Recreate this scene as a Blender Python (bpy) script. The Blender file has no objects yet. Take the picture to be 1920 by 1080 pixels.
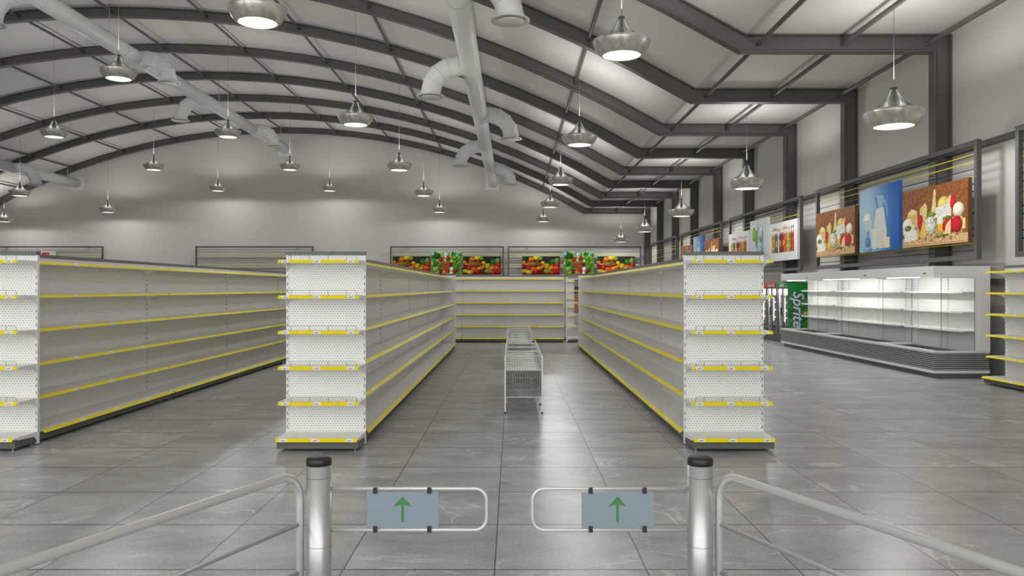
import bpy, math, random
import numpy as np
from mathutils import Vector, Matrix
S = bpy.context.scene
COL = S.collection
PI = math.pi
random.seed(7)

# ------------------------------------------------------------------ camera, light, exposure
CAMZ = 1.83
cam_d = bpy.data.cameras.new('camera'); cam = bpy.data.objects.new('camera', cam_d); COL.objects.link(cam)
cam_d.lens = 28.0; cam_d.sensor_width = 36.0; cam_d.sensor_fit = 'HORIZONTAL'; cam_d.clip_end = 300
cam.location = (0, 0, CAMZ); cam.rotation_euler = (PI / 2, 0, 0)
S.camera = cam
S.view_settings.view_transform = 'Standard'; S.view_settings.look = 'None'
S.view_settings.gamma = 1.0; S.view_settings.use_curve_mapping = False
S.view_settings.exposure = 0.1
S.cycles.max_bounces = 10; S.cycles.diffuse_bounces = 7; S.cycles.glossy_bounces = 4
S.cycles.transparent_max_bounces = 16
S.cycles.caustics_reflective = False; S.cycles.caustics_refractive = False
S.cycles.sample_clamp_indirect = 4.0
world = bpy.data.worlds.new('world'); S.world = world; world.use_nodes = True
world.node_tree.nodes['Background'].inputs[0].default_value = (1.0, 0.998, 0.99, 1)
world.node_tree.nodes['Background'].inputs[1].default_value = 1.95
LAMP_EMIT = 1.0       # strength of the diffusers
LAMP_POINT = 270.0     # bulb glow of each pendant
ROOF_FILL = 100.0       # added upward fill above each pendant to brighten the roof
# added soft fill behind the camera, standing in for daylight from the entrance
ad = bpy.data.lights.new('front_fill', 'AREA'); ad.shape = 'RECTANGLE'; ad.size = 44; ad.size_y = 7.6
ad.energy = 450; ad.color = (1.0, 1.0, 0.995)
ao = bpy.data.objects.new('front_fill', ad); COL.objects.link(ao)
ao.location = (-10, -7.6, 3.85); ao.rotation_euler = (PI / 2, 0, 0)   # -Z axis looks to +Y

# ------------------------------------------------------------------ mesh helpers
class MB:
    def __init__(s): s.v = []; s.f = []; s.m = []; s.sm = []
    def add(s, vs, fs, m=0, smooth=False):
        b = len(s.v); s.v += [tuple(p) for p in vs]
        for f in fs: s.f.append([b + i for i in f]); s.m.append(m); s.sm.append(smooth)
    def box(s, x0, x1, y0, y1, z0, z1, m=0):
        v = [(x0,y0,z0),(x1,y0,z0),(x1,y1,z0),(x0,y1,z0),(x0,y0,z1),(x1,y0,z1),(x1,y1,z1),(x0,y1,z1)]
        s.add(v, [(0,3,2,1),(4,5,6,7),(0,1,5,4),(1,2,6,5),(2,3,7,6),(3,0,4,7)], m)
    def prism_x(s, prof, x0, x1, m=0):     # prof list of (y,z), extruded along x
        n = len(prof)
        v = [(x0, y, z) for y, z in prof] + [(x1, y, z) for y, z in prof]
        fs = [(i, (i+1) % n, n + (i+1) % n, n + i) for i in range(n)] + [tuple(range(n))[::-1], tuple(range(n, 2*n))]
        s.add(v, fs, m)
    def prism_y(s, prof, y0, y1, m=0):     # prof list of (x,z), extruded along y
        n = len(prof)
        v = [(x, y0, z) for x, z in prof] + [(x, y1, z) for x, z in prof]
        fs = [(i, (i+1) % n, n + (i+1) % n, n + i)[::-1] for i in range(n)] + [tuple(range(n)), tuple(range(n, 2*n))[::-1]]
        s.add(v, fs, m)
    def prism_z(s, prof, z0, z1, m=0):
        n = len(prof)
        v = [(x, y, z0) for x, y in prof] + [(x, y, z1) for x, y in prof]
        fs = [(i, (i+1) % n, n + (i+1) % n, n + i) for i in range(n)] + [tuple(range(n))[::-1], tuple(range(n, 2*n))]
        s.add(v, fs, m)
    def tube(s, pts, r, seg=10, m=0, cap=True, closed=False):
        pts = [Vector(p) for p in pts]; n = len(pts)
        rs = r if isinstance(r, (list, tuple)) else [r] * n
        up = None; vs = []; fs = []
        for i in range(n):
            if closed: t = (pts[(i+1) % n] - pts[i-1]).normalized()
            else: t = (pts[min(i+1, n-1)] - pts[max(i-1, 0)]).normalized()
            if up is None:
                a = Vector((0,0,1)) if abs(t.z) < .9 else Vector((1,0,0))
                up = (a - t * a.dot(t)).normalized()
            else: up = (up - t * up.dot(t)).normalized()
            w = t.cross(up)
            for k in range(seg):
                a = 2*PI*k/seg
                vs.append(pts[i] + (up*math.cos(a) + w*math.sin(a)) * rs[i])
        for i in range(n if closed else n-1):
            j = (i+1) % n
            for k in range(seg):
                l = (k+1) % seg
                fs.append((i*seg+k, i*seg+l, j*seg+l, j*seg+k))
        s.add(vs, fs, m, True)
        if cap and not closed:
            b = len(s.v) - len(vs)
            s.f.append([b+k for k in range(seg)][::-1]); s.m.append(m); s.sm.append(False)
            s.f.append([b+(n-1)*seg+k for k in range(seg)]); s.m.append(m); s.sm.append(False)
    def lathe(s, prof, seg=32, m=0, c=(0,0,0), smooth=True):   # prof (r,z)
        vs = []; fs = []; n = len(prof)
        for r, z in prof:
            for k in range(seg):
                a = 2*PI*k/seg; vs.append((c[0]+r*math.cos(a), c[1]+r*math.sin(a), c[2]+z))
        for i in range(n-1):
            for k in range(seg):
                l = (k+1) % seg; fs.append((i*seg+k, i*seg+l, (i+1)*seg+l, (i+1)*seg+k))
        s.add(vs, fs, m, smooth)
    def build(s, name, mats, parent=None, loc=None):
        me = bpy.data.meshes.new(name); me.from_pydata(s.v, [], s.f)
        if not isinstance(mats, (list, tuple)): mats = [mats]
        for x in mats: me.materials.append(x)
        me.polygons.foreach_set('material_index', s.m); me.polygons.foreach_set('use_smooth', s.sm)
        me.update()
        o = bpy.data.objects.new(name, me); COL.objects.link(o)
        if parent: o.parent = parent
        if loc: o.location = loc
        return o

def thing(name, label, cat, loc=(0,0,0), rz=0, group=None):
    o = bpy.data.objects.new(name, None); COL.objects.link(o)
    o.location = loc; o.rotation_euler = (0, 0, rz); o.empty_display_size = .2
    o['label'] = label; o['category'] = cat
    if group: o['group'] = group
    return o
def struct(o): o['kind'] = 'structure'; return o
def copy_tree(o, loc=None, rz=None, label=None, parent=None):
    c = o.copy(); COL.objects.link(c)
    if parent: c.parent = parent
    else:
        c.location = loc
        if rz is not None: c.rotation_euler = (0, 0, rz)
        if label: c['label'] = label
    for ch in list(o.children): copy_tree(ch, parent=c)
    return c

# ------------------------------------------------------------------ materials
def lin(c):
    return tuple(((x/12.92) if x <= .04045 else ((x+.055)/1.055)**2.4) for x in c)
def srgb(r, g, b): return lin((r/255, g/255, b/255)) + (1,)
def mat(name, col, rough=.5, metal=0, spec=.5, var=0, scale=5, emit=None, es=0):
    m = bpy.data.materials.new(name); m.use_nodes = True; nt = m.node_tree; b = nt.nodes['Principled BSDF']
    b.inputs['Base Color'].default_value = col; b.inputs['Roughness'].default_value = rough
    b.inputs['Metallic'].default_value = metal; b.inputs['Specular IOR Level'].default_value = spec
    if emit: b.inputs['Emission Color'].default_value = emit; b.inputs['Emission Strength'].default_value = es
    if var:
        tc = nt.nodes.new('ShaderNodeTexCoord'); nz = nt.nodes.new('ShaderNodeTexNoise'); nz.inputs['Scale'].default_value = scale
        nz.inputs['Detail'].default_value = 4
        nt.links.new(tc.outputs['Object'], nz.inputs['Vector'])
        mr = nt.nodes.new('ShaderNodeMapRange'); mr.inputs[3].default_value = 1-var; mr.inputs[4].default_value = 1+var
        nt.links.new(nz.outputs['Fac'], mr.inputs[0])
        mx = nt.nodes.new('ShaderNodeVectorMath'); mx.operation = 'SCALE'; mx.inputs[0].default_value = col[:3]
        nt.links.new(mr.outputs[0], mx.inputs['Scale']); nt.links.new(mx.outputs[0], b.inputs['Base Color'])
    return m
def mth(nt, op, a, b=None, c=None):
    n = nt.nodes.new('ShaderNodeMath'); n.operation = op
    for i, x in enumerate((a, b, c)):
        if x is None: continue
        if isinstance(x, (int, float)): n.inputs[i].default_value = x
        else: nt.links.new(x, n.inputs[i])
    return n.outputs[0]

M = {}
M['white'] = mat('white_powder_coat', srgb(238,238,235), .42, var=.015, scale=3)
M['shelf'] = mat('white_shelf_steel', srgb(236,236,233), .4, var=.015, scale=4)
M['frame'] = mat('white_frame_steel', srgb(230,231,229), .35)
M['yellow'] = mat('yellow_price_rail', srgb(240,220,8), .5, spec=.2, var=.03, scale=6)
M['tag'] = mat('white_price_tag', srgb(236,236,230), .4)
M['ink'] = mat('tag_ink', srgb(90,90,90), .5)
M['plinth'] = mat('grey_plinth_paint', srgb(92,92,91), .45, var=.02)
M['slot'] = mat('dark_slot', srgb(40,40,44), .6)
M['steel'] = mat('dark_structural_steel', srgb(96,93,89), .55, var=.04, scale=1.5)
M['frame_dark'] = mat('grey_frame_steel', srgb(84,83,82), .5, var=.03)
M['duct'] = mat('white_duct', srgb(226,227,224), .4, var=.015, scale=1)
M['seam'] = mat('duct_seam', srgb(120,120,118), .5)
M['chrome'] = mat('polished_steel_post', srgb(188,188,185), .3, metal=.65)
M['tube'] = mat('satin_steel_tube', srgb(205,205,202), .3, metal=.4)
M['brushed'] = mat('brushed_steel', srgb(190,190,188), .25, metal=1, var=.06, scale=8)
M['wire'] = mat('galvanised_wire', srgb(190,191,190), .35, metal=.6)
M['guard'] = mat('grey_guard_wire', srgb(150,151,150), .35, metal=.3)
M['black'] = mat('black_plastic', srgb(30,30,31), .45)
M['rod_dark'] = mat('dark_rod', srgb(40,40,52), .4)
M['rod_yellow'] = mat('yellow_rod', srgb(214,196,20), .4)
M['rod_cream'] = mat('cream_rod', srgb(196,192,160), .5)
M['grey_mid'] = mat('grey_cooler_frame', srgb(112,112,112), .4)
M['louvre'] = mat('silver_louvre', srgb(200,201,200), .35, metal=.3)
M['dark_gap'] = mat('dark_gap', srgb(34,35,36), .5)
M['well'] = mat('dark_well_grille', srgb(88,89,88), .5)
M['led'] = mat('led_strip', (1,1,1,1), .5, emit=(1,1,.98,1), es=7)
M['red_tag'] = mat('red_shelf_tag', srgb(190,50,44), .5)
M['wood'] = mat('brown_wood', srgb(165,110,72), .5, var=.15, scale=8)
M['wood_dark'] = mat('dark_brown_wood', srgb(70,50,38), .5, var=.1, scale=8)
M['diffuser'] = mat('lamp_diffuser', (1,1,1,1), .5, emit=(1,.985,.9,1), es=LAMP_EMIT)
M['arrow'] = mat('green_arrow_print', srgb(62,122,70), .5)
M['sign'] = mat('pale_blue_plate', srgb(132,144,154), .35, var=.03, scale=60)
M['cable'] = mat('grey_cord', srgb(130,130,127), .6, spec=.1)
M['wall'] = mat('wall_plaster', srgb(208,205,200), .7, var=.012, scale=.6)
M['ceil'] = mat('ceiling_panel', srgb(224,222,217), .7, var=.01, scale=.5)
M['board'] = mat('board_edge', srgb(225,225,222), .5)
M['board_blue'] = mat('board_edge_blue', srgb(50,98,170), .5)
M['board_brown'] = mat('board_edge_brown', srgb(110,76,50), .5)

def pegboard():
    m = mat('perforated_white_panel', srgb(236,236,233), .5); nt = m.node_tree; b = nt.nodes['Principled BSDF']
    tc = nt.nodes.new('ShaderNodeTexCoord'); sp = nt.nodes.new('ShaderNodeSeparateXYZ'); nt.links.new(tc.outputs['Object'], sp.inputs[0])
    sx, sz = .0343, .0546
    x = mth(nt, 'DIVIDE', sp.outputs[0], sx); z = mth(nt, 'DIVIDE', sp.outputs[2], sz)
    def dot(off):
        fx = mth(nt, 'SUBTRACT', mth(nt, 'FRACT', mth(nt, 'ADD', x, off + 1000)), .5)
        fz = mth(nt, 'SUBTRACT', mth(nt, 'FRACT', mth(nt, 'ADD', z, off + 1000)), .5)
        fx = mth(nt, 'MULTIPLY', fx, sx); fz = mth(nt, 'MULTIPLY', fz, sz)
        d = mth(nt, 'SQRT', mth(nt, 'ADD', mth(nt, 'MULTIPLY', fx, fx), mth(nt, 'MULTIPLY', fz, fz)))
        return mth(nt, 'LESS_THAN', d, .0047)
    d = mth(nt, 'MAXIMUM', dot(0), dot(.5))
    mx = nt.nodes.new('ShaderNodeMix'); mx.data_type = 'RGBA'
    nt.links.new(d, mx.inputs[0]); mx.inputs[6].default_value = srgb(236,236,233); mx.inputs[7].default_value = srgb(70,70,74)
    nt.links.new(mx.outputs[2], b.inputs['Base Color'])
    return m
M['peg'] = pegboard()

def floor_mat():
    m = mat('grey_stone_tiles', srgb(120,120,118), .25); nt = m.node_tree; b = nt.nodes['Principled BSDF']
    L = nt.links.new
    T = .985; ox = -.112; oy = 5.175
    tc = nt.nodes.new('ShaderNodeTexCoord'); sp = nt.nodes.new('ShaderNodeSeparateXYZ'); L(tc.outputs['Object'], sp.inputs[0])
    x = mth(nt, 'DIVIDE', mth(nt, 'SUBTRACT', sp.outputs[0], ox - 100*T), T)
    y = mth(nt, 'DIVIDE', mth(nt, 'SUBTRACT', sp.outputs[1], oy - 100*T), T)
    fx = mth(nt, 'FRACT', x); fy = mth(nt, 'FRACT', y)
    ex = mth(nt, 'MINIMUM', fx, mth(nt, 'SUBTRACT', 1, fx)); ey = mth(nt, 'MINIMUM', fy, mth(nt, 'SUBTRACT', 1, fy))
    grout = mth(nt, 'MAXIMUM', mth(nt, 'LESS_THAN', ex, .0045), mth(nt, 'LESS_THAN', ey, .0085))
    cell = nt.nodes.new('ShaderNodeCombineXYZ'); L(mth(nt, 'FLOOR', x), cell.inputs[0]); L(mth(nt, 'FLOOR', y), cell.inputs[1])
    wn = nt.nodes.new('ShaderNodeTexWhiteNoise'); wn.noise_dimensions = '3D'; L(cell.outputs[0], wn.inputs['Vector'])
    off = nt.nodes.new('ShaderNodeVectorMath'); off.operation = 'MULTIPLY_ADD'
    L(wn.outputs['Color'], off.inputs[0]); off.inputs[1].default_value = (40,40,40); L(tc.outputs['Object'], off.inputs[2])
    # streaky stretched noise
    mp = nt.nodes.new('ShaderNodeMapping'); L(off.outputs[0], mp.inputs[0]); mp.inputs['Scale'].default_value = (1.0, 1.9, 1); mp.inputs['Rotation'].default_value = (0,0,.35)
    n1 = nt.nodes.new('ShaderNodeTexNoise'); L(mp.outputs[0], n1.inputs['Vector']); n1.inputs['Scale'].default_value = 1.1; n1.inputs['Detail'].default_value = 5; n1.inputs['Roughness'].default_value = .6; n1.inputs['Distortion'].default_value = .8
    mpv = nt.nodes.new('ShaderNodeMapping'); L(off.outputs[0], mpv.inputs[0]); mpv.inputs['Scale'].default_value = (1, 1.5, 1); mpv.inputs['Rotation'].default_value = (0,0,.6)
    # veins
    n2 = nt.nodes.new('ShaderNodeTexNoise'); L(mpv.outputs[0], n2.inputs['Vector']); n2.inputs['Scale'].default_value = .9; n2.inputs['Detail'].default_value = 6; n2.inputs['Distortion'].default_value = 1.4
    vein = mth(nt, 'SUBTRACT', 1, mth(nt, 'MINIMUM', mth(nt, 'MULTIPLY', mth(nt, 'ABSOLUTE', mth(nt, 'SUBTRACT', n2.outputs['Fac'], .5)), 38), 1))
    n2b = nt.nodes.new('ShaderNodeTexNoise'); L(off.outputs[0], n2b.inputs['Vector']); n2b.inputs['Scale'].default_value = 1.3
    vm = nt.nodes.new('ShaderNodeMapRange'); L(n2b.outputs['Fac'], vm.inputs[0]); vm.inputs[1].default_value = .5; vm.inputs[2].default_value = .62
    vein = mth(nt, 'MULTIPLY', vein, vm.outputs[0])
    # grain
    n3 = nt.nodes.new('ShaderNodeTexNoise'); L(tc.outputs['Object'], n3.inputs['Vector']); n3.inputs['Scale'].default_value = 55; n3.inputs['Detail'].default_value = 3
    mp4 = nt.nodes.new('ShaderNodeMapping'); L(off.outputs[0], mp4.inputs[0]); mp4.inputs['Scale'].default_value = (10, 34, 1); mp4.inputs['Rotation'].default_value = (0,0,.18)
    n4 = nt.nodes.new('ShaderNodeTexNoise'); L(mp4.outputs[0], n4.inputs['Vector']); n4.inputs['Scale'].default_value = 1; n4.inputs['Detail'].default_value = 3
    v = mth(nt, 'MULTIPLY_ADD', n1.outputs['Fac'], .55, .135)
    v = mth(nt, 'MULTIPLY_ADD', mth(nt, 'SUBTRACT', n3.outputs['Fac'], .5), .40, v)
    v = mth(nt, 'MULTIPLY_ADD', mth(nt, 'SUBTRACT', n4.outputs['Fac'], .5), .05, v)
    v = mth(nt, 'MULTIPLY_ADD', mth(nt, 'SUBTRACT', wn.outputs['Value'], .5), .03, v)
    v = mth(nt, 'MULTIPLY_ADD', vein, .22, v)
    v = mth(nt, 'MULTIPLY', v, mth(nt, 'SUBTRACT', 1, mth(nt, 'MULTIPLY', grout, .85)))
    cmb = nt.nodes.new('ShaderNodeCombineXYZ'); L(v, cmb.inputs[0]); L(mth(nt, 'MULTIPLY', v, 1.0), cmb.inputs[1]); L(mth(nt, 'MULTIPLY', v, .985), cmb.inputs[2])
    L(cmb.outputs[0], b.inputs['Base Color'])
    rr = nt.nodes.new('ShaderNodeMapRange'); L(n1.outputs['Fac'], rr.inputs[0]); rr.inputs[3].default_value = .29; rr.inputs[4].default_value = .31
    L(rr.outputs[0], b.inputs['Roughness'])
    bp = nt.nodes.new('ShaderNodeBump'); bp.inputs['Strength'].default_value = .12; bp.inputs['Distance'].default_value = .004
    L(n3.outputs['Fac'], bp.inputs['Height']); L(bp.outputs[0], b.inputs['Normal'])
    b.inputs['Specular IOR Level'].default_value = .55
    return m
M['floor'] = floor_mat()

def glass_mat(name, tint, refl, rough=.02):
    m = bpy.data.materials.new(name); m.use_nodes = True; nt = m.node_tree; nt.nodes.clear()
    o = nt.nodes.new('ShaderNodeOutputMaterial'); t = nt.nodes.new('ShaderNodeBsdfTransparent'); g = nt.nodes.new('ShaderNodeBsdfGlossy')
    t.inputs[0].default_value = tint; g.inputs['Roughness'].default_value = rough
    fr = nt.nodes.new('ShaderNodeLayerWeight'); fr.inputs[0].default_value = refl
    mx = nt.nodes.new('ShaderNodeMixShader'); nt.links.new(fr.outputs['Fresnel'], mx.inputs[0])
    nt.links.new(t.outputs[0], mx.inputs[1]); nt.links.new(g.outputs[0], mx.inputs[2]); nt.links.new(mx.outputs[0], o.inputs[0])
    return m
M['glass'] = glass_mat('clear_glass', (.95,.96,.955,1), .04)
M['smoke'] = glass_mat('smoky_glass_shade', (.74,.75,.74,1), .36, .2)
M['clear_guard'] = glass_mat('clear_plastic_guard', (.93,.93,.93,1), .1, .1)
def attr_mat(name):
    m = mat(name, (1,1,1,1), .6, spec=.15); nt = m.node_tree
    a = nt.nodes.new('ShaderNodeAttribute'); a.attribute_name = 'print'
    nt.links.new(a.outputs['Color'], nt.nodes['Principled BSDF'].inputs['Base Color'])
    return m
M['print'] = attr_mat('printed_picture')
def lamp_metal():
    m = mat('mottled_lamp_metal', srgb(176,175,170), .25, metal=.9); nt = m.node_tree; b = nt.nodes['Principled BSDF']
    b.inputs['Metallic'].default_value = .5; b.inputs['Roughness'].default_value = .28
    tc = nt.nodes.new('ShaderNodeTexCoord'); mp = nt.nodes.new('ShaderNodeMapping'); nt.links.new(tc.outputs['Object'], mp.inputs[0]); mp.inputs['Scale'].default_value = (2.2,2.2,1)
    nz = nt.nodes.new('ShaderNodeTexNoise'); nz.inputs['Scale'].default_value = 1.6; nz.inputs['Distortion'].default_value = 1.2; nt.links.new(mp.outputs[0], nz.inputs[0])
    cr = nt.nodes.new('ShaderNodeValToRGB'); nt.links.new(nz.outputs['Fac'], cr.inputs[0])
    cr.color_ramp.elements[0].position = .35; cr.color_ramp.elements[0].color = srgb(176,175,170)
    cr.color_ramp.elements[1].position = .7; cr.color_ramp.elements[1].color = srgb(226,225,216)
    nt.links.new(cr.outputs[0], b.inputs['Base Color'])
    return m
M['lamp'] = lamp_metal()

# ------------------------------------------------------------------ the hall
XW = 10.2; XC = -16.85; YB = 59.1; YF = -8.0
ZK = 7.72; XK = 5.42; ZA = 13.68
dxk = XK - XC; dz = ZA - ZK; R = (dxk*dxk + dz*dz) / (2*dz)
def roof(x):
    d = abs(x - XC)
    if d >= dxk: return ZK
    return ZA - R + math.sqrt(R*R - d*d)
half = XW - XC
NA = 26
arc = [(XC + dxk - 2*dxk*i/NA, 0) for i in range(NA+1)]
arc = [(x, roof(x)) for x, _ in arc]
top = [(XW, ZK)] + arc + [(2*XC - XW, ZK)]

mb = MB(); mb.box(2*XC-XW-.3, XW+.3, YF, YB+.3, -.1, 0); struct(mb.build('floor', M['floor']))
mb = MB()
prof = [(x, z+.0) for x, z in top] + [(x, z+.15) for x, z in reversed(top)]
n = len(top); v = []
for x, z in top: v += [(x, YF, z), (x, YB, z), (x, YF, z+.15), (x, YB, z+.15)]
fs = []
for i in range(n-1):
    a, b = 4*i, 4*i+4
    fs += [(a, a+1, b+1, b), (a+2, b+2, b+3, a+3)]
fs += [(0,2,3,1), (4*n-4, 4*n-3, 4*n-1, 4*n-2)]
for i in range(n-1):
    a, b = 4*i, 4*i+4
    fs += [(a, b, b+2, a+2), (a+1, a+3, b+3, b+1)]
mb.add(v, fs); struct(mb.build('ceiling', M['ceil']))
mb = MB(); mb.box(XW, XW+.25, YF, YB+.3, 0, ZK); struct(mb.build('wall_right', M['wall']))
xl = 2*XC-XW
mb = MB(); mb.box(xl-.25, xl, YF, YB+.3, 0, ZK); struct(mb.build('wall_left', M['wall']))
mb = MB(); mb.prism_y([(XW,0)] + top + [(xl,0)], YB, YB+.3); struct(mb.build('wall_back', M['wall']))

# steel portal frames
def offset_path(path, d):
    out = []
    P = [Vector((x, z)) for x, z in path]; n = len(P)
    for i in range(n):
        if i == 0: t0 = t1 = (P[1]-P[0]).normalized()
        elif i == n-1: t0 = t1 = (P[-1]-P[-2]).normalized()
        else: t0 = (P[i]-P[i-1]).normalized(); t1 = (P[i+1]-P[i]).normalized()
        n0 = Vector((-t0.y, t0.x)); n1 = Vector((-t1.y, t1.x))
        b = (n0+n1).normalized(); k = d / max(.3, b.dot(n0))
        q = P[i] + b*k; out.append((q.x, q.y))
    return out
def sweep_rect(mb, path, d0, d1, y0, y1):
    A = offset_path(path, d0); B = offset_path(path, d1); n = len(A); v = []
    for a, b in zip(A, B): v += [(a[0], y0, a[1]), (a[0], y1, a[1]), (b[0], y0, b[1]), (b[0], y1, b[1])]
    fs = []
    for i in range(n-1):
        a, b = 4*i, 4*i+4
        fs += [(a, a+1, b+1, b), (a+2, b+2, b+3, a+3), (a, b, b+2, a+2), (a+1, a+3, b+3, b+1)]
    fs += [(0,2,3,1), (4*n-4, 4*n-3, 4*n-1, 4*n-2)]
    mb.add(v, fs)
e = .012
path = [(XW-e, .0), (XW-e, ZK-e)] + [(x, z-e) for x, z in arc] + [(xl+e, ZK-e), (xl+e, 0)]
fr = None; FR_Y = [18.57 + 5.03*k for k in range(9)]
for i, y in enumerate(FR_Y):
    y = min(y, YB-.17)
    if fr is None:
        mb = MB()
        sweep_rect(mb, path, 0, .022, -.14, .14); sweep_rect(mb, path, .022, .378, -.012, .012); sweep_rect(mb, path, .378, .40, -.14, .14)
        fr = mb.build('trim_%d' % (i+1), M['steel']); o = fr
    else:
        o = fr.copy(); COL.objects.link(o); o.name = 'trim_%d' % (i+1)
    o.location = (0, y, 0); struct(o)
PX = [9.66, 7.70, 5.74, 2.26] + [XC + 3.92*k for k in (4,3,2,1,0,-1,-2,-3,-4)] + [2*XC-2.26]
PX = [9.66, 7.70, 5.74, 2.26, -1.45, -5.13, -9.0, -12.9, -16.85, -20.8, -24.7, -28.57, -32.3, -35.96]
k = 10
for x in PX:
    mb = MB(); z = roof(x) - .21
    mb.tube([(x, YF, z), (x, YB-.01, z)], .055, 12)
    struct(mb.build('trim_%d' % k, M['steel'])); k += 1
for z in (4.93, 1.97):     # wall rails
    mb = MB(); mb.box(XW-.13, XW-.02, YF, YB-.02, z-.055, z+.055)
    struct(mb.build('trim_%d' % k, M['steel'])); k += 1

# ------------------------------------------------------------------ ventilation ducts
def arcpts(c, u, v, r, a0, a1, n):
    c, u, v = Vector(c), Vector(u), Vector(v)
    return [c + u*(r*math.cos(a0+(a1-a0)*i/n)) + v*(r*math.sin(a0+(a1-a0)*i/n)) for i in range(n+1)]
def ring(mb, c, axis, r, w, m=0):
    axis = Vector(axis).normalized(); c = Vector(c)
    mb.tube([c - axis*w, c + axis*w], r, 28, m)
def duct(x, z, label, elbows):
    t = thing('ventilation_duct', label, 'duct', (x, 0, z))
    mb = MB(); mb.tube([(0, 12.0, 0), (0, YB-.12, 0)], .335, 36)
    for yy in (21.2, 34.2, 47.2): ring(mb, (0, yy, 0), (0,1,0), .339, .006, 1)
    for yy in (27.8, 35.7, 43.7, 51.6):
        ring(mb, (0, yy-.42, 0), (0,1,0), .341, .012); ring(mb, (0, yy+.42, 0), (0,1,0), .341, .012)
    mb.build('main_pipe', [M['duct'], M['seam']], t)
    mb = MB(); mb.box(-.51, .51, YB-.08, YB-.005, -.51, .51); ring(mb, (0, YB-.12, 0), (0,1,0), .40, .04)
    o = mb.build('wall_plate', M['duct'], t)
    for yy in (20.9, 33.2, 45.6, 57.8):
        mb = MB(); mb.tube([(0, yy, .33), (0, yy, roof(x)-z)], .018, 8); mb.build('hanger_rod', M['wire'], t)
    for yy, s in elbows:
        mb = MB(); r = .345; Rb = .98
        cx = s*(1.40-Rb)
        pts = [(0, yy, 0), (cx, yy, 0)]
        N = 4
        ar = arcpts((cx, yy, -Rb), (s,0,0), (0,0,1), Rb, PI/2, 0, N)
        pts = [Vector((s*.1, yy, 0))] + ar + [Vector((s*1.40, yy, -Rb-.06))]
        # lobster-back elbow: straight segments with raised seams
        full = pts
        mb.tube(full, r, 28)
        for i in range(1, len(full)-1):
            tdir = (full[i+1]-full[i-1]).normalized(); ring(mb, full[i], tdir, r+.014, .014)
        e_ = mb.build('branch_elbow', M['duct'], t)
        mb = MB()
        mb.lathe([(.345,.0),(.47,-.03),(.49,-.045),(.49,-.07),(.40,-.05),(.36,-.03)], 32, 0, (s*1.40, yy, -Rb-.04))
        mb.build('outlet_flange', M['duct'], e_)
        mb = MB(); mb.lathe([(0,0),(.33,0),(.345,.01),(.345,.02),(0,.02)], 32, 0, (s*1.40, yy, -Rb-.15))
        mb.tube([(s*1.40, yy, -Rb-.14), (s*1.40, yy, -Rb+.1)], .012, 6)
        mb.build('diffuser_disc', M['duct'], e_)
    return t
duct(-1.44, 9.59, 'long white ventilation duct right of centre with five elbow outlets, running to the back wall', [(19.9,1),(27.8,-1),(35.7,1),(43.7,-1),(51.6,1)])
duct(-16.78, 12.1, 'long white ventilation duct under the roof ridge, crossing the upper left', [(27.8,-1),(35.7,1),(43.7,-1),(51.6,1)])
duct(-32.25, 9.59, 'white ventilation duct at the far left edge ending in a square wall plate', [(51.6,1)])

# ------------------------------------------------------------------ pendant lamps
def make_lamp():
    t = thing('pendant_lamp', '', 'lamp')
    mb = MB()
    mb.lathe([(.388,0),(.43,.02),(.49,.08),(.545,.17),(.575,.25),(.582,.30),(.574,.30),(.566,.25),(.535,.17),(.48,.09),(.42,.03),(.380,.008),(.388,0)], 40)
    mb.build('metal_bowl', M['lamp'], t)
    mb = MB()
    mb.lathe([(.575,.295),(.50,.315),(.44,.34),(.37,.375),(.29,.43),(.22,.50),(.165,.575),(.12,.65),(.085,.72),(.06,.79)], 40)
    mb.build('glass_cone', M['smoke'], t)
    mb = MB(); mb.lathe([(.0,.80),(.045,.80),(.062,.785),(.062,.765)], 24); mb.lathe([(.03,.76),(.03,.60),(.05,.52),(.05,.40),(0,.38)], 16)
    mb.build('lamp_holder', M['seam'], t)
    mb = MB(); mb.lathe([(0,.012),(.382,.012),(.382,.03),(0,.03)], 40)
    mb.build('diffuser', M['diffuser'], t)
    return t
cord_cache = {}
lp = bpy.data.lights.new('pendant_bulb', 'SPOT'); lp.energy = LAMP_POINT; lp.spot_size = math.radians(178); lp.spot_blend = .14; lp.shadow_soft_size = .3; lp.color = (1, .995, .98)
lu = bpy.data.lights.new('roof_fill_spot', 'SPOT'); lu.energy = ROOF_FILL; lu.spot_size = math.radians(172); lu.spot_blend = .25; lu.shadow_soft_size = .35; lu.color = (1, .995, .98)
proto_lamp = None
def lamp(x, z, row, label):
    global proto_lamp
    y = 16.06 + 10.06*row
    if proto_lamp is None:
        proto_lamp = make_lamp(); t = proto_lamp; t.location = (x, y, z); t['label'] = label
    else:
        t = thing('pendant_lamp', label, 'lamp', (x, y, z))
        for ch in proto_lamp.children:
            if ch.name.startswith('cord') or ch.type == 'LIGHT': continue
            c = ch.copy(); COL.objects.link(c); c.parent = t
    t['group'] = 'pendant lamps under the hall roof'
    key = round(x, 2)
    if key not in cord_cache:
        mb = MB(); mb.tube([(0,0,.79), (0,0, roof(x)-.2-z)], .006, 6); c = mb.build('cord', M['cable'], t); cord_cache[key] = c.data
    else:
        c = bpy.data.objects.new('cord', cord_cache[key]); COL.objects.link(c); c.parent = t
    l = bpy.data.objects.new('bulb_light', lp); COL.objects.link(l); l.parent = t; l.location = (0,0,-.02)
    l = bpy.data.objects.new('roof_fill', lu); COL.objects.link(l); l.parent = t; l.location = (0,0,.95); l.rotation_euler = (PI, 0, 0)  # added sourceless spot above the cone, aimed at the roof
C1, C2, C3, C4 = (7.70, 5.08), (2.21, 6.51), (-5.13, 7.17), (-12.9, 8.68)
mir = lambda c: (2*XC - c[0], c[1])
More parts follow.
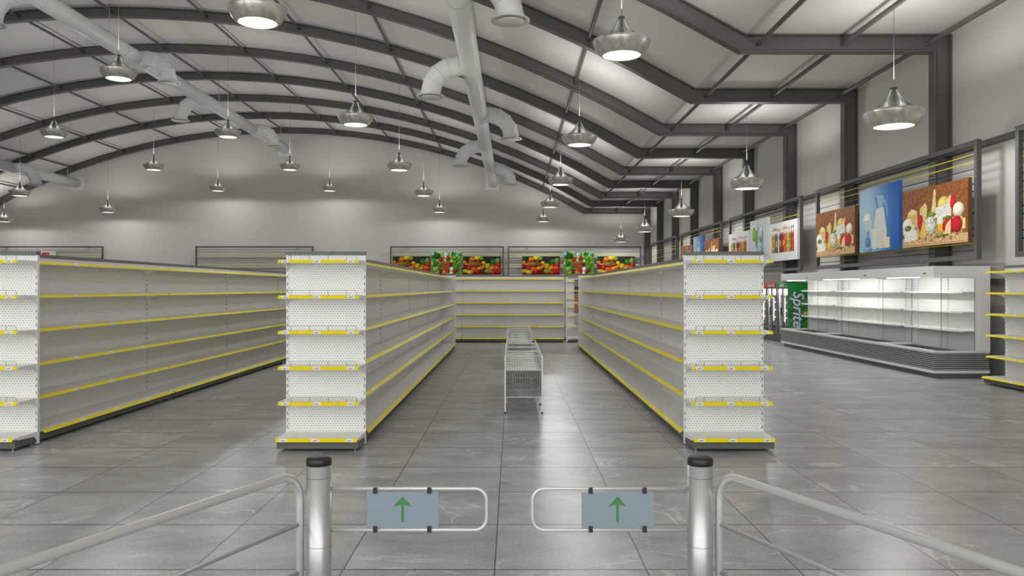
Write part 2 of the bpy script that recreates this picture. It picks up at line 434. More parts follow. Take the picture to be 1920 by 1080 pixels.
C5, C6, C7 = mir(C4), mir(C3), mir(C2)
C5 = (-20.8, 8.68)
lamp(*C1, 0, 'large pendant lamp at upper right before the nearest steel column')
lamp(*C2, 0, 'large pendant lamp near the top, just right of the middle duct')
lamp(*C3, 0, 'large pendant lamp cut by the top edge, left of the middle duct')
lamp(*C1, 1, 'pendant lamp hanging above the left end of the open refrigerators')
lamp(*C2, 1, 'pendant lamp right of the middle duct, second in its row back')
lamp(*C3, 1, 'pendant lamp left of the middle duct, above the left aisle unit')
lamp(*C4, 1, 'pendant lamp hanging in front of the long ridge duct at upper left')
lamp(*C1, 2, 'third lamp back along the right wall, over the right gondola end')
lamp(*C2, 2, 'third lamp back in the row just right of the middle duct')
lamp(*C3, 2, 'pendant lamp left of the middle duct, larger of those against the grey back wall')
lamp(*C4, 2, 'pendant lamp under the ridge duct between its second and third outlets')
lamp(*C5, 2, 'largest pendant lamp at far left, left of the ridge duct')
lamp(*C1, 3, 'fourth lamp back along the right wall')
lamp(*C2, 3, 'fourth lamp back in the row right of the middle duct')
lamp(*C3, 3, 'small pendant lamp left of the plate where the middle duct ends')
lamp(*C4, 3, 'small pendant lamp just below the plate where the ridge duct ends')
lamp(*C5, 3, 'small pendant lamp left of the ridge duct against the back wall')
lamp(*C6, 3, 'pendant lamp just below the elbow outlet of the far left duct')
lamp(*C1, 4, 'farthest lamp along the right wall, above the right fruit picture')
lamp(*C2, 4, 'farthest lamp right of the middle duct, lowest of that row')
lamp(*C3, 4, 'small far pendant lamp above the left vegetable basket picture')
lamp(*C4, 4, 'small far pendant lamp mid-wall, right of the ridge duct plate')
lamp(*C5, 4, 'small far pendant lamp mid-wall, left of the ridge duct plate')
lamp(*C6, 4, 'small low pendant lamp on the left above the empty slatted frame')
lamp(*C7, 4, 'pendant lamp cut by the left edge of the photo')

# ------------------------------------------------------------------ gondola shelving
ZS = [.547, .947, 1.347, 1.747, 2.148]
def rail_mb(L, z, y, tags, back=False):
    """sloped price rail along x at front edge y (facing -y), top at z"""
    m = MB(); h = .035; o = .034
    m.prism_x([(y, z), (y-.004, z), (y-o-.004, z-h), (y-o, z-h)], -L/2+.012, L/2-.012)
    for tx in tags:
        w = .042; d = .0012
        def P(x, f, off): return (x, y-.004-o*f-off, z-h*f)
        m.add([P(tx-w, .1, d), P(tx+w, .1, d), P(tx+w+.006, .93, d), P(tx-w+.006, .93, d)], [(0,3,2,1)], 1)
        m.add([P(tx-w*.5, .55, 2*d), P(tx+w*.55, .45, 2*d), P(tx+w*.55, .62, 2*d), P(tx-w*.5, .72, 2*d)], [(0,3,2,1)], 2)
    return m
def shelf_mb(L, z, dep, bracket=True):
    m = MB()
    m.box(-L/2+.006, L/2-.006, -dep, -.022, z-.03, z-.003)
    if bracket:
        for s in (-1, 1):
            x0 = s*(L/2-.010); x1 = s*(L/2-.016)
            prof = [(-.02, z-.003), (-dep+.02, z-.004), (-dep+.03, z-.032), (-dep*.55, z-.042), (-.09, z-.065), (-.045, z-.10), (-.02, z-.125)]
            m.prism_x(prof, min(x0,x1), max(x0,x1))
    return m
def guard_mb(L, z, dep):
    m = MB(); h = .055; y = -dep+.012; r = .0028
    a = -L/2+.06; b = L/2-.04
    pts = [(a, y, z), (a, y, z+h-.02), (a+.006, y, z+h-.006), (a+.02, y, z+h), (b-.02, y, z+h), (b-.006, y, z+h-.006), (b, y, z+h-.02), (b, y, z)]
    m.tube(pts, r, 6)
    nn = 4
    for i in range(nn):
        x = a + (b-a)*(i+.45)/nn
        m.tube([(x, y, z), (x, y, z+h)], r, 5)
    return m
def upright_mb(x, w=.028, ys=(-1,)):
    m = MB()
    yy0 = -.022; yy1 = .022
    m.box(x-w/2, x+w/2, yy0, yy1, .012, 2.216)
    z = .19
    while z < 2.16:
        for s in ys:
            m.box(x-.0035, x+.0035, s*.022-.0015, s*.022+.0015, z, z+.038, 1)
        z += .0795
    return m
protos = {}
def bay_parts(L, sides, tags, guard, foot_post, db=.45, du=.37):
    key = (round(L,3), sides, guard, foot_post)
    if key in protos: return protos[key]
    t = thing('gondola_shelving', '', 'shelving')
    m = MB(); m.box(-L/2+.03, L/2-.03, -.014, .014, .14, 2.216); m.build('back_panel', M['peg'], t)
    for s in (-1, 1):
        upright_mb(s*(L/2-.015), .028, (-1,1) if len(sides) == 2 else (-1,)).build('upright', [M['frame'], M['slot']], t)
    m = MB(); m.box(-L/2, L/2, -.05 if guard else -.042, .042, 2.217, 2.255); m.build('top_cap', M['plinth'], t)
    for s in sides:
        flip = s > 0
        def fin(o):
            if flip: o.rotation_euler = (0, 0, PI)
            return o
        m = MB(); m.box(-L/2+.01, L/2-.01, -db+.02, -.024, .032, .118)
        fin(m.build('plinth', M['plinth'], t))
        for fx in (-L/2+.05, L/2-.05):
            for fy in (-db+.05, -.06):
                if ('foot',) not in protos:
                    m = MB(); m.tube([(0, 0, 0), (0, 0, .034)], .006, 8); m.lathe([(0,0),(.016,0),(.014,.006),(0,.006)], 12)
                    o = m.build('levelling_foot', M['chrome'], t); protos[('foot',)] = o.data
                else: o = bpy.data.objects.new('levelling_foot', protos[('foot',)]); COL.objects.link(o); o.parent = t
                o.location = (-fx, -fy, 0) if flip else (fx, fy, 0)
        m = MB(); m.box(-L/2+.004, L/2-.004, -db, -.022, .13, .152)
        for sx in (-1, 1):
            x0 = sx*(L/2-.006); x1 = sx*(L/2-.014)
            m.prism_x([(-.02,.13),(-db+.05,.13),(-db+.06,.118),(-.07,.10),(-.045,.07),(-.02,.05)], min(x0,x1), max(x0,x1))
        bs = fin(m.build('base_shelf', M['shelf'], t))
        rail_mb(L, .152, -db, tags).build('price_rail', [M['yellow'], M['tag'], M['ink']], bs)
        for z in ZS:
            sh = fin(shelf_mb(L, z, du).build('shelf', M['shelf'], t))
            rail_mb(L, z, -du, tags).build('price_rail', [M['yellow'], M['tag'], M['ink']], sh)
            if guard: guard_mb(L, z, du).build('wire_guard', M['guard'], sh)
    protos[key] = [t, False]
    return protos[key]
def bay(L, sides, loc, rz, label, group=None, guard=False, tags=None):
    if tags is None:
        tags = [-L/2 + .92*(i+1)-.05 for i in range(int(L/.92))]
    p = bay_parts(L, sides, tags, guard, False)
    if not p[1]:
        p[1] = True; t = p[0]; t.location = loc; t.rotation_euler = (0,0,rz); t['label'] = label
    else: t = copy_tree(p[0], loc, rz, label)
    if group: t['group'] = group
    elif 'group' in t: del t['group']
    return t
BL = 3.66; Y0 = 9.40; WE = .93
ETAG = [-.40*WE, -.02*WE, .39*WE]
rows = [(-6.01, 'left', 'left aisle row'), (-2.175, 'centre-left', 'row left of the wire bins'), (2.475, 'centre-right', 'row right of the wire bins')]
ordn = ['nearest', 'second', 'third', 'farthest']
for x, side, rn in rows:
    for i in range(4):
        bay(BL-.006, (-1, 1), (x, Y0+BL*(i+.5), 0), PI/2, 'long white pegboard shelving bay, %s of four in the %s gondola' % (ordn[i]+' one' if i in (0,3) else ordn[i], side), 'shelving bays of the long gondolas')
elab = {'left': 'end cap shelving cut by the left edge, yellow rails and wire guards', 'centre-left': 'end cap shelving facing us behind the left barrier post',
        'centre-right': 'end cap shelving facing us behind the right barrier post'}
for x, side, rn in rows:
    bay(WE, (-1,), (x, 9.33, 0), 0, elab[side], 'end cap shelving facing the entrance', guard=True, tags=ETAG)
for x, side, rn in rows[1:]:
    bay(WE, (-1,), (x, Y0+4*BL+.07, 0), PI, 'far end cap closing the back of the %s gondola' % side, 'far end caps of the middle gondolas', guard=True, tags=ETAG)
# transverse row at the back
LB = 3.45
bay(LB, (-1,1), (.035, 27.2, 0), 0, 'shelving bay facing us at the far end of the middle aisle', 'shelving bays of the cross row')
bay(LB, (-1,1), (.035-LB-.006, 27.2, 0), 0, 'shelving bay of the cross row showing only left of its slotted upright', 'shelving bays of the cross row')
bay(WE, (-1,), (1.835, 27.2, 0), PI/2, 'end cap seen edge-on at the right end of the cross row', guard=True, tags=ETAG)
bay(LB, (-1,1), (2.92-LB/2, 37.4, 0), 0, 'farther shelving bay glimpsed behind the edge-on end cap')
# right edge gondola
bay(BL-.006, (-1,), (9.43, 15.2-BL/2, 0), -PI/2, 'shelving bay at the right edge beside the refrigerators')

# ------------------------------------------------------------------ wire bins in the aisle
def make_bin():
    t = thing('wire_bin', '', 'wire basket')
    W, D, H = .54, .84, .838
    m = MB()
    m.tube([(-W/2,-D/2,H),(W/2,-D/2,H),(W/2,D/2,H),(-W/2,D/2,H)], .008, 8, closed=True)
    m.build('top_frame', M['frame'], t)
    m = MB(); m.tube([(-W/2,-D/2,.236),(W/2,-D/2,.236),(W/2,D/2,.236),(-W/2,D/2,.236)], .008, 8, closed=True)
    m.build('bottom_frame', M['frame'], t)
    for sx in (-1,1):
        for sy in (-1,1):
            m = MB(); x, y = sx*W/2, sy*D/2
            m.box(x-.011, x+.011, y-.011, y+.011, .02, H+.004); m.lathe([(0,0),(.016,0),(.016,.02),(0,.02)], 10, 1, (x,y,0))
            m.build('leg', [M['frame'], M['black']], t)
    for name, a, b in (('front_grid',(-W/2,-D/2),(W/2,-D/2)), ('back_grid',(-W/2,D/2),(W/2,D/2)), ('side_grid',(-W/2,-D/2),(-W/2,D/2)), ('side_grid',(W/2,-D/2),(W/2,D/2))):
        m = MB(); A = Vector((a[0],a[1],0)); B = Vector((b[0],b[1],0)); n = int((B-A).length/.034)
        for i in range(1, n):
            p = A.lerp(B, i/n); m.tube([p+Vector((0,0,.236)), p+Vector((0,0,.80 if name != 'front_grid' else .76))], .0021, 5)
        for z in (.32,.42,.52,.60,.68,.76,.80)[:7 if name != 'front_grid' else 6]:
            m.tube([A+Vector((0,0,z)), B+Vector((0,0,z))], .0024, 5)
        m.build(name, M['wire'], t)
    m = MB(); m.box(-W/2+.012, W/2-.012, -D/2+.012, D/2-.012, .622, .630); m.build('tray', M['shelf'], t)
    m = MB(); n = 22
    for i in range(1, n): y = -D/2 + D*i/n; m.tube([(-W/2,y,.236),(W/2,y,.236)], .002, 5)
    m.build('floor_grid', M['wire'], t)
    return t
wl = ['white wire bin on legs, the nearest in the middle aisle', 'second wire bin from the front in the near cluster', 'third wire bin from the front in the near cluster', 'rearmost wire bin of the near cluster',
      'front wire bin of the farther cluster in the aisle', 'second wire bin of the farther cluster', 'third wire bin of the farther cluster', 'wire bin farthest back, before the cross row']
b0 = None
for i, y in enumerate([12.05, 12.93, 13.81, 14.69, 18.0, 18.88, 19.76, 20.64]):
    if b0 is None: b0 = make_bin(); b0.location = (.17, y, 0); o = b0
    else: o = copy_tree(b0, (.17, y, 0), 0)
    o['label'] = wl[i]; o['group'] = 'wire bins standing in the middle aisle'

# ------------------------------------------------------------------ entrance barrier
def post(x, label):
    t = thing('barrier_post', label, 'post', (x, 3.8, 0), 0, 'entrance barrier posts')
    m = MB(); m.lathe([(0,.0),(.0595,.0),(.0595,.99),(.05,.99),(0,.99)], 48); m.build('tube', M['chrome'], t)
    m = MB()
    for z in (.93, .605): m.lathe([(.0592,z-.0012),(.0598,z-.0012),(.0598,z+.0012),(.0592,z+.0012)], 48)
    m.build('joint_ring', M['seam'], t)
    m = MB(); m.lathe([(.0,.988),(.0600,.988),(.0605,1.005),(.0595,1.016),(.053,1.024),(.035,1.028),(0,1.029)], 48); m.build('cap', M['black'], t)
    m = MB(); m.lathe([(0,0),(.0625,0),(.0625,.012),(.0595,.014)], 40); m.build('floor_flange', M['chrome'], t)
post(-.921, 'round steel barrier post with black cap, left of the gate')
post(.898, 'round steel barrier post with black cap, right of the gate')
def gate(x0, s, label, sign_x, clips):
    # x0 post centre, s direction of arm
    t = thing('gate_arm', label, 'gate', (x0, 3.8, 0), 0, 'swing arms of the entrance gate')
    zt, zb = .873, .676; xa = s*.0602; xe = s*.80; r = .035
    pts = [(xa,0,zt), (xe-s*r*1.6,0,zt)] + [(xe - s*r*1.6 + s*r*1.6*math.sin(a), 0, zt - r*1.6*(1-math.cos(a))) for a in [PI/2*i/6 for i in range(1,7)]]
    pts += [(xe,0,zb+r*1.6)] + [(xe - s*r*1.6*(1-math.cos(a)), 0, zb + r*1.6*(1-math.sin(a))) for a in [PI/2*i/6 for i in range(1,7)]] + [(xa,0,zb)]
    m = MB(); m.tube(pts, .0088, 14); m.build('loop_tube', M['tube'], t)
    a, b = sign_x; m = MB(); m.box(a-x0, b-x0, -.003, .003, .687, .857)
    sg = m.build('sign_plate', M['sign'], t)
    cx = (a+b)/2 - x0; m = MB(); zc = .775
    P = [(-.0065,-.062),(.0065,-.062),(.0065,.022),(.045,.012),(.0,.062),(-.045,.012),(-.0065,.022)]
    m.add([(cx+px, -.0036, zc+pz) for px, pz in P], [(0,1,2,6),(2,3,4),(2,4,6),(4,5,6)])
    m.add([(cx+px, .0036, zc+pz) for px, pz in P], [(0,6,2,1),(2,4,3),(2,6,4),(4,6,5)])
    o = m.build('up_arrow', M['arrow'], sg); o['label'] = 'green upward arrow'
    for c in clips:
        for z in (zt, zb):
            m = MB(); dzz = -.006 if z == zt else .006
            m.box(c-x0-.0095, c-x0+.0095, -.0115, .0115, z-.016+dzz, z+.013+dzz); m.build('clip', M['black'], t)
gate(-.921, 1, 'left gate arm with pale blue plate and green arrow', (-.692,-.351), (-.652,-.394))
gate(.898, -1, 'right gate arm with pale blue plate and green arrow', (.332,.674), (.375,.632))
def railing(s, label):
    xm = -.0115
    t = thing('barrier_railing', label, 'railing', (xm + s*1.0, 3.8, 0), 0, 'tubular railings beside the gate')
    d = Vector((s*.433, -1, 0)).normalized(); z1 = .95
    Lr = 2.75; r = .13
    p0 = Vector((0,0,0))
    pts = [p0+Vector((0,0,.0)), p0+Vector((0,0,z1-r))]
    pts += [p0 + d*(r*(1-math.cos(a))) + Vector((0,0,z1-r+r*math.sin(a))) for a in [PI/2*i/10 for i in range(1,11)]]
    far = p0 + d*Lr
    pts += [far - d*r + Vector((0,0,z1))] + [far - d*(r*(1-math.sin(a))) + Vector((0,0,z1-r+r*math.cos(a))) for a in [PI/2*i/10 for i in range(1,11)]] + [far]
    m = MB(); m.tube(pts, .0195, 20); m.build('frame_tube', M['tube'], t)
    for z in (.705, .475, .245):
        m = MB(); m.tube([p0+Vector((0,0,z)), far+Vector((0,0,z))], .0105, 14); m.build('cross_bar', M['tube'], t)
    m = MB()
    for p in (p0, far): m.lathe([(0,0),(.026,0),(.026,.008),(.0195,.01)], 24, 0, tuple(p))
    m.build('floor_flange', M['chrome'], t)
railing(-1, 'curved steel tube railing left of the left post')
railing(1, 'curved steel tube railing right of the right post')

# ------------------------------------------------------------------ pictures: painted into point colours of a flat printed sheet
rng = np.random.default_rng(3)
class Canvas:
    def __init__(s, w, h, n):
        s.nx = n; s.ny = int(n*h/w); s.w = w; s.h = h
        s.X, s.Y = np.meshgrid(np.linspace(0, w/h, s.nx), np.linspace(0, 1, s.ny)); s.asp = w/h
        s.C = np.zeros((s.ny, s.nx, 3)); 
        k = rng.random((s.ny, s.nx)); s.noise = k
    def smooth(s, it=2):
        k = rng.random((s.ny, s.nx))
        for _ in range(it): k = (k + np.roll(k,1,0)+np.roll(k,-1,0)+np.roll(k,1,1)+np.roll(k,-1,1))/5
        k = (k-k.mean())/(k.std()+1e-6); return k
    def fill(s, mask, c, var=0, it=1, shade=None):
        c = np.array(c)/255.
        col = np.broadcast_to(c, s.C.shape).copy()
        if var: col = col*(1+var*s.smooth(it))[...,None]
        if shade is not None: col = col*shade[...,None]
        s.C = np.where(mask[...,None], col, s.C)
    def rect(s, x0, x1, y0, y1, c, var=0, it=1): s.fill((s.X>=x0)&(s.X<=x1)&(s.Y>=y0)&(s.Y<=y1), c, var, it)
    def ell(s, cx, cy, rx, ry, c, var=0, rot=0, round_=.45):
        dx, dy = s.X-cx, s.Y-cy; ca, sa = math.cos(rot), math.sin(rot)
        u = (dx*ca+dy*sa)/rx; v = (-dx*sa+dy*ca)/ry; d = u*u+v*v
        sh = 1.12 - round_*np.clip((u+.35)**2+(v-.35)**2, 0, 2)*.5
        s.fill(d <= 1, c, var, 1, sh)
    def poly(s, P, c, var=0, it=1):
        inside = np.zeros(s.X.shape, bool); n = len(P)
        for i in range(n):
            x1, y1 = P[i]; x2, y2 = P[(i+1) % n]
            if y1 == y2: continue
            cond = ((y1 > s.Y) != (y2 > s.Y)) & (s.X < (x2-x1)*(s.Y-y1)/(y2-y1)+x1)
            inside ^= cond
        s.fill(inside, c, var, it)
def art_cheese(w, h):
    c = Canvas(w, h, 190); A = c.asp
    c.rect(0, A, 0, 1, (140,84,38), .12, 1)
    c.rect(.12*A, .93*A, .15, .42, (196,160,92), .14, 2)
    c.rect(0, A, 0, .15, (214,176,130), .06, 2); c.rect(0, A, .02, .03, (176,132,90)); c.rect(0, A, .135, .15, (222,188,142))
    f = A/2.09
    def P(*pts): return [(x*f, y) for x, y in pts]
    c.poly(P((.16,.38),(.18,.60),(.33,.68),(.52,.62),(.52,.36)), (222,194,112), .07)
    c.poly(P((.18,.60),(.33,.68),(.52,.62),(.36,.56)), (240,222,160), .03)
    c.poly(P((.60,.40),(.62,.66),(.80,.74),(.86,.68),(.84,.40)), (226,206,134), .06)
    c.poly(P((.96,.45),(1.03,.72),(1.08,.94),(1.13,.93),(1.15,.45)), (232,216,150), .06)
    c.ell(1.38*f, .66, .18*f, .13, (226,200,110), .05); c.poly(P((1.44,.56),(1.52,.76),(1.60,.80),(1.62,.56)), (240,220,160), .03)
    c.ell(1.66*f, .66, .08*f, .13, (196,28,36), .05)
    c.poly(P((1.10,.46),(1.12,.62),(1.50,.66),(1.62,.56),(1.60,.42)), (232,230,218), .10, 0)
    c.ell(1.82*f, .53, .16*f, .12, (240,232,200), .03)
    c.poly(P((1.60,.20),(1.60,.42),(2.02,.38),(2.02,.22)), (236,216,140), .04)
    c.ell(.20*f, .40, .20*f, .12, (240,232,206), .05); c.rect(.02*f, .44*f, .24, .40, (236,226,198), .05)
    c.ell(.62*f, .45, .10*f, .10, (200,30,50), .08); c.ell(.66*f, .36, .09*f, .09, (182,22,42), .08)
    c.poly(P((.60,.16),(.72,.44),(.86,.40),(.80,.16)), (236,190,80), .05)
    c.ell(.98*f, .34, .18*f, .17, (226,222,204), .20); c.ell(1.0*f, .52, .14*f, .04, (110,140,44), .2)
    c.rect(1.18*f, 1.36*f, .34, .46, (244,242,232), .02); c.rect(1.20*f, 1.36*f, .24, .35, (238,196,60), .04)
    c.ell(1.5*f, .42, .13*f, .04, (96,130,40), .2)
    c.ell(1.56*f, .29, .22*f, .13, (190,26,38), .04); c.ell(1.78*f, .30, .16*f, .135, (196,22,40), .04); c.poly(P((1.40,.16),(1.46,.32),(1.60,.40),(1.60,.16)), (240,216,160), .03)
    c.poly(P((.06,.10),(.08,.28),(.50,.30),(.54,.12)), (238,236,226), .06)
    c.ell(.20*f, .34, .12*f, .05, (110,120,60), .3)
    for i in range(14):
        c.ell((.5+.1*i)*f, .12+.03*math.sin(i*2.1), .035*f, .03, [(222,190,130),(140,110,60),(230,160,50),(120,120,60)][i % 4], .1)
    c.ell(1.3*f, .14, .24*f, .018, (90,110,50), .3, .05)
    return c
def art_milk(w, h):
    c = Canvas(w, h, 150); A = c.asp
    t = np.clip(c.X/A, 0, 1); k = np.clip((t-.30)/.6, 0, 1)
    a = np.array((168,202,226))/255; b = np.array((28,98,182))/255
    c.C = a + (b-a)*k[...,None]
    c.C = c.C*(1 - .12*np.abs(c.Y-.5))[...,None]
    f = A/1.33
    def P(*p): return [(x*f, y) for x, y in p]
    c.poly(P((.52,.84),(.62,.86),(.84,.84),(.80,.64),(.64,.64)), (150,188,212), .02)
    c.poly(P((.54,.84),(.60,.85),(.68,.64),(.64,.64)), (96,134,170))
    c.poly(P((.60,.66),(.84,.66),(.94,.30),(.94,.06),(.44,.06),(.50,.34)), (218,220,216), .02)
    c.poly(P((.80,.80),(.92,.76),(.98,.60),(.95,.46),(.93,.60),(.88,.72),(.80,.75)), (120,170,214))
    c.ell(.30*f, .50, .16*f, .12, (220,222,216), .02); c.poly(P((.14,.50),(.46,.50),(.40,.32),(.22,.32)), (196,210,216), .02)
    c.poly(P((.26,.32),(.36,.32),(.34,.22),(.28,.22)), (120,160,196)); c.ell(.30*f, .15, .10*f, .09, (96,142,188), .06); c.ell(.30*f, .04, .16*f, .04, (130,170,204), .04)
    c.poly(P((.44,.04),(.40,.36),(.62,.36),(.60,.04)), (222,226,224), .01)
    c.poly(P((.66,.04),(.80,.24),(.92,.20),(.84,.04)), (226,216,190), .03); c.rect(.86*f, 1.04*f, .04, .20, (232,224,200), .02)
    return c
def art_fruit(w, h):
    c = Canvas(w, h, 150); A = c.asp
    c.rect(0, A, 0, 1, (96,22,14), .12); c.rect(0, A, .55, 1, (34,44,16), .3)
    F = [(.12,.86,.12,.16,(30,70,24)),(.30,.90,.14,.14,(24,56,20)),(1.30,.84,.14,.14,(50,42,44)),(1.48,.88,.12,.12,(60,44,30)),
         (.50,.84,.16,.13,(222,140,30)),(.78,.92,.20,.12,(232,200,30)),(.98,.88,.12,.10,(120,160,40)),(1.62,.70,.17,.15,(44,116,32)),(1.84,.76,.12,.16,(128,152,92)),
         (.10,.66,.11,.10,(218,140,44)),(.42,.72,.14,.09,(206,52,24)),(.80,.70,.12,.11,(172,34,48)),(1.10,.64,.12,.10,(226,176,50)),
         (.62,.58,.42,.10,(176,112,56)),(.60,.62,.26,.06,(120,140,50)),(.26,.56,.18,.05,(206,132,60)),
         (.16,.44,.18,.11,(122,18,52)),(.34,.40,.12,.12,(190,40,40)),(1.32,.52,.16,.10,(150,178,48)),(1.30,.42,.12,.10,(228,160,40)),(1.60,.48,.14,.08,(206,70,26)),(1.86,.56,.12,.10,(196,54,26)),
         (.94,.36,.14,.10,(232,148,28)),(1.10,.44,.10,.09,(236,120,24)),(.60,.30,.17,.13,(222,92,24)),(.86,.34,.12,.09,(236,166,40)),(1.54,.36,.14,.09,(226,158,36)),(1.80,.38,.12,.10,(220,110,30)),
         (.16,.20,.20,.10,(190,170,44)),(.38,.14,.18,.11,(204,184,60)),(.74,.18,.10,.10,(206,40,24)),(1.36,.20,.22,.12,(136,152,60)),(1.74,.22,.12,.10,(200,30,26)),(1.90,.16,.10,.10,(176,22,24)),(1.58,.12,.08,.08,(214,60,40)),(1.90,.34,.09,.09,(206,40,30))]
    f = A/2.0
    for x, y, rx, ry, col in F: c.ell(x*f, y, rx*f, ry, col, .12, 0, .6)
    return c
def art_veg(w, h):
    c = Canvas(w, h, 110); A = c.asp
    c.rect(0, A, 0, 1, (86,140,40), .28); c.rect(0, A, .78, 1, (150,196,206), .12)
    f = A/1.28
    for i in range(60):
        x = rng.random()*1.28; y = .25+rng.random()*.72
        if .45 < x < .82 and y < .8: continue
        c.ell(x*f, y, .05, .11, [(70,130,30),(132,178,56),(50,104,30),(168,204,96),(100,158,40)][i % 5], .15, (x-.6)*-1.2)
    c.ell(.24*f, .80, .16*f, .14, (40,84,28), .25); c.ell(.62*f, .86, .10*f, .10, (196,214,206), .05)
    c.poly([(.36*f,.52),(.46*f,.24),(.72*f,.24),(.80*f,.50)], (150,84,50), .12); c.ell(.58*f, .52, .24*f, .04, (176,110,66), .1)
    for x, y, r, col in ((.42,.64,.09,(186,30,20)),(.62,.62,.08,(210,206,150)),(.70,.70,.10,(190,28,20)),(.62,.76,.06,(220,220,190)),(.84,.44,.09,(140,24,36)),(.40,.14,.10,(146,30,56)),(.54,.10,.07,(170,182,90)),
        (.68,.20,.11,(206,44,26)),(.88,.24,.10,(228,226,222)),(.98,.12,.10,(176,26,26)),(.26,.10,.09,(160,190,90)),(.86,.08,.07,(236,232,226)),(.66,.06,.07,(222,90,70)),(1.08,.18,.07,(140,20,30)),(1.06,.34,.13,(84,140,40)),(.20,.26,.13,(150,186,100)),(.16,.44,.10,(60,110,36))):
        c.ell(x*f, y, r*f, r*1.05, col, .08, 0, .6)
    return c
def art_mint(w, h):
    c = Canvas(w, h, 110); A = c.asp
    c.rect(0, A, 0, 1, (206,212,216), .015, 3)
    f = A/1.3
    c.ell(.72*f, .42, .28*f, .42, (176,194,208), .16); c.ell(.80*f, .66, .18*f, .20, (150,172,188), .2); c.ell(.72*f, .22, .24*f, .14, (150,176,202), .2)
    c.ell(.84*f, .72, .10*f, .12, (206,218,224), .05)
    c.ell(.32*f, .68, .15*f, .17, (128,170,30), .06, .3); c.ell(.50*f, .56, .10*f, .20, (108,150,24), .06); c.ell(.60*f, .80, .04*f, .12, (132,168,70), .05, -.4)
    c.ell(.74*f, .56, .05*f, .07, (110,160,60), .1)
    return c
def art_sticks(w, h):
    c = Canvas(w, h, 150); A = c.asp
    c.rect(0, A, 0, 1, (222,222,224), .01, 2)
    cols = [(232,178,30),(226,140,30),(40,130,70),(28,110,60),(200,206,210),(150,20,30),(110,12,28),(180,26,34),(216,96,40),(226,120,40),(206,200,60),(120,170,50),(190,28,40),(214,60,50)]
    f = A/2.0
    for i, col in enumerate(cols):
        x = .28 + i*.112
        c.poly([((x-.06)*f,.22),((x-.055)*f,.66),((x-.02)*f,.74),((x+.02)*f,.74),((x+.055)*f,.66),((x+.06)*f,.22)], col, .14)
        for k in range(3):
            q = cols[(i*5+k*3) % len(cols)] if k % 2 else tuple(int(v*.7) for v in col)
            c.ell((x+.03*math.sin(k*2+i))*f, .28+.17*k, .032*f, .08, q, .2)
        c.ell(x*f, .82+.02*math.sin(i), .035*f, .045, cols[(i+4) % len(cols)], .1)
    return c
def art_meat(w, h):
    c = Canvas(w, h, 110); A = c.asp
    c.rect(0, A, 0, 1, (226,222,220), .01, 2)
    c.rect(.06*A, .60*A, .86, .95, (196,60,76), .2, 0); c.rect(.28*A, .46*A, .74, .82, (70,40,50), .2, 0); c.ell(.45*A, .45, .3*A, .25, (190,90,84), .15)
    return c
pic_cache = {}
def picture(art, w, h, loc, rz, name, label, group=None, edge='board'):
    """sheet lies in local x (0..w), z (0..h), faces local -y"""
    key = (art.__name__, w, h)
    t = thing(name, label, 'picture', loc, rz, group)
    if key not in pic_cache:
        c = art(w, h); ny, nx = c.ny, c.nx
        gx = np.linspace(0.004, w-.004, nx); gz = np.linspace(.004, h-.004, ny)
        XX, ZZ = np.meshgrid(gx, gz)
        V = np.stack([XX.ravel(), np.full(XX.size, -.0425), ZZ.ravel()], 1)
        idx = np.arange(nx*ny).reshape(ny, nx)
        F = np.stack([idx[:-1,:-1].ravel(), idx[:-1,1:].ravel(), idx[1:,1:].ravel(), idx[1:,:-1].ravel()], 1)
        me = bpy.data.meshes.new('print'); me.from_pydata(V.tolist(), [], F.tolist())
        C = np.clip(c.C, 0, 1).reshape(-1, 3); C = np.where(C <= .04045, C/12.92, ((C+.055)/1.055)**2.4)
        at = me.attributes.new('print', 'FLOAT_COLOR', 'POINT')
        at.data.foreach_set('color', np.concatenate([C, np.ones((len(C),1))], 1).astype(np.float32).ravel())
        me.materials.append(M['print']); me.update()
        mb = MB(); mb.box(0, w, -.04, .04, 0, h); bo = mb.build('board', M[edge], t)
        mb = MB()
        for fx in (.12*w, .88*w): mb.box(fx-.015, fx+.015, .04, .09, h-.12, h-.04)
        br = mb.build('hanging_bracket', M['frame_dark'], t)
        pic_cache[key] = (me, bo.data, br.data)
    else:
        me, bd, br = pic_cache[key]
        for nm, d in (('board', bd), ('hanging_bracket', br)):
            o = bpy.data.objects.new(nm, d); COL.objects.link(o); o.parent = t
    o = bpy.data.objects.new('printed_sheet', pic_cache[key][0]); COL.objects.link(o); o.parent = t
    return t

# slatted display frames
def slat_frame(L, loc, rz, label, pattern, group, z0=2.42, z1=4.90):
    t = thing('slatted_frame', label, 'display frame', loc, rz, group)
    m = MB(); w = .10
    m.box(0, L, -.05, .05, z1-w-z0, z1-z0); m.box(0, L, -.05, .05, 0, w)
    m.box(0, w, -.05, .05, w, z1-w-z0); m.box(L-w, L, -.05, .05, w, z1-w-z0)
    m.build('frame', M['frame_dark'], t)
    rods = {}
    for i, ch in enumerate(pattern):
        z = 4.62 - .154*i - z0
        matn, r = {'Y': ('rod_yellow', .011), 'K': ('rod_dark', .011), 'C': ('rod_cream', .055)}[ch]
        if ch not in rods:
            m = MB(); 
            if ch == 'C': m.box(w, L-w, -.012, .012, -r, r)
            else: m.tube([(w, 0, 0), (L-w, 0, 0)], r, 6)
            o = m.build('slat' if ch == 'C' else 'rod', M[matn], t); rods[ch] = o
        else:
            o = rods[ch].copy(); COL.objects.link(o); o.parent = t
        o.location = (0, .02, z)
    for x in (L*.15, L*.85):
        for z in (.06, z1-z0-.06):
            m = MB(); m.box(x-.03, x+.03, .05, .17 if rz else .55, z-.03, z+.03); m.build('mounting_arm', M['frame_dark'], t)
    return t
G = 'slatted frames on the walls'
XF = 9.62
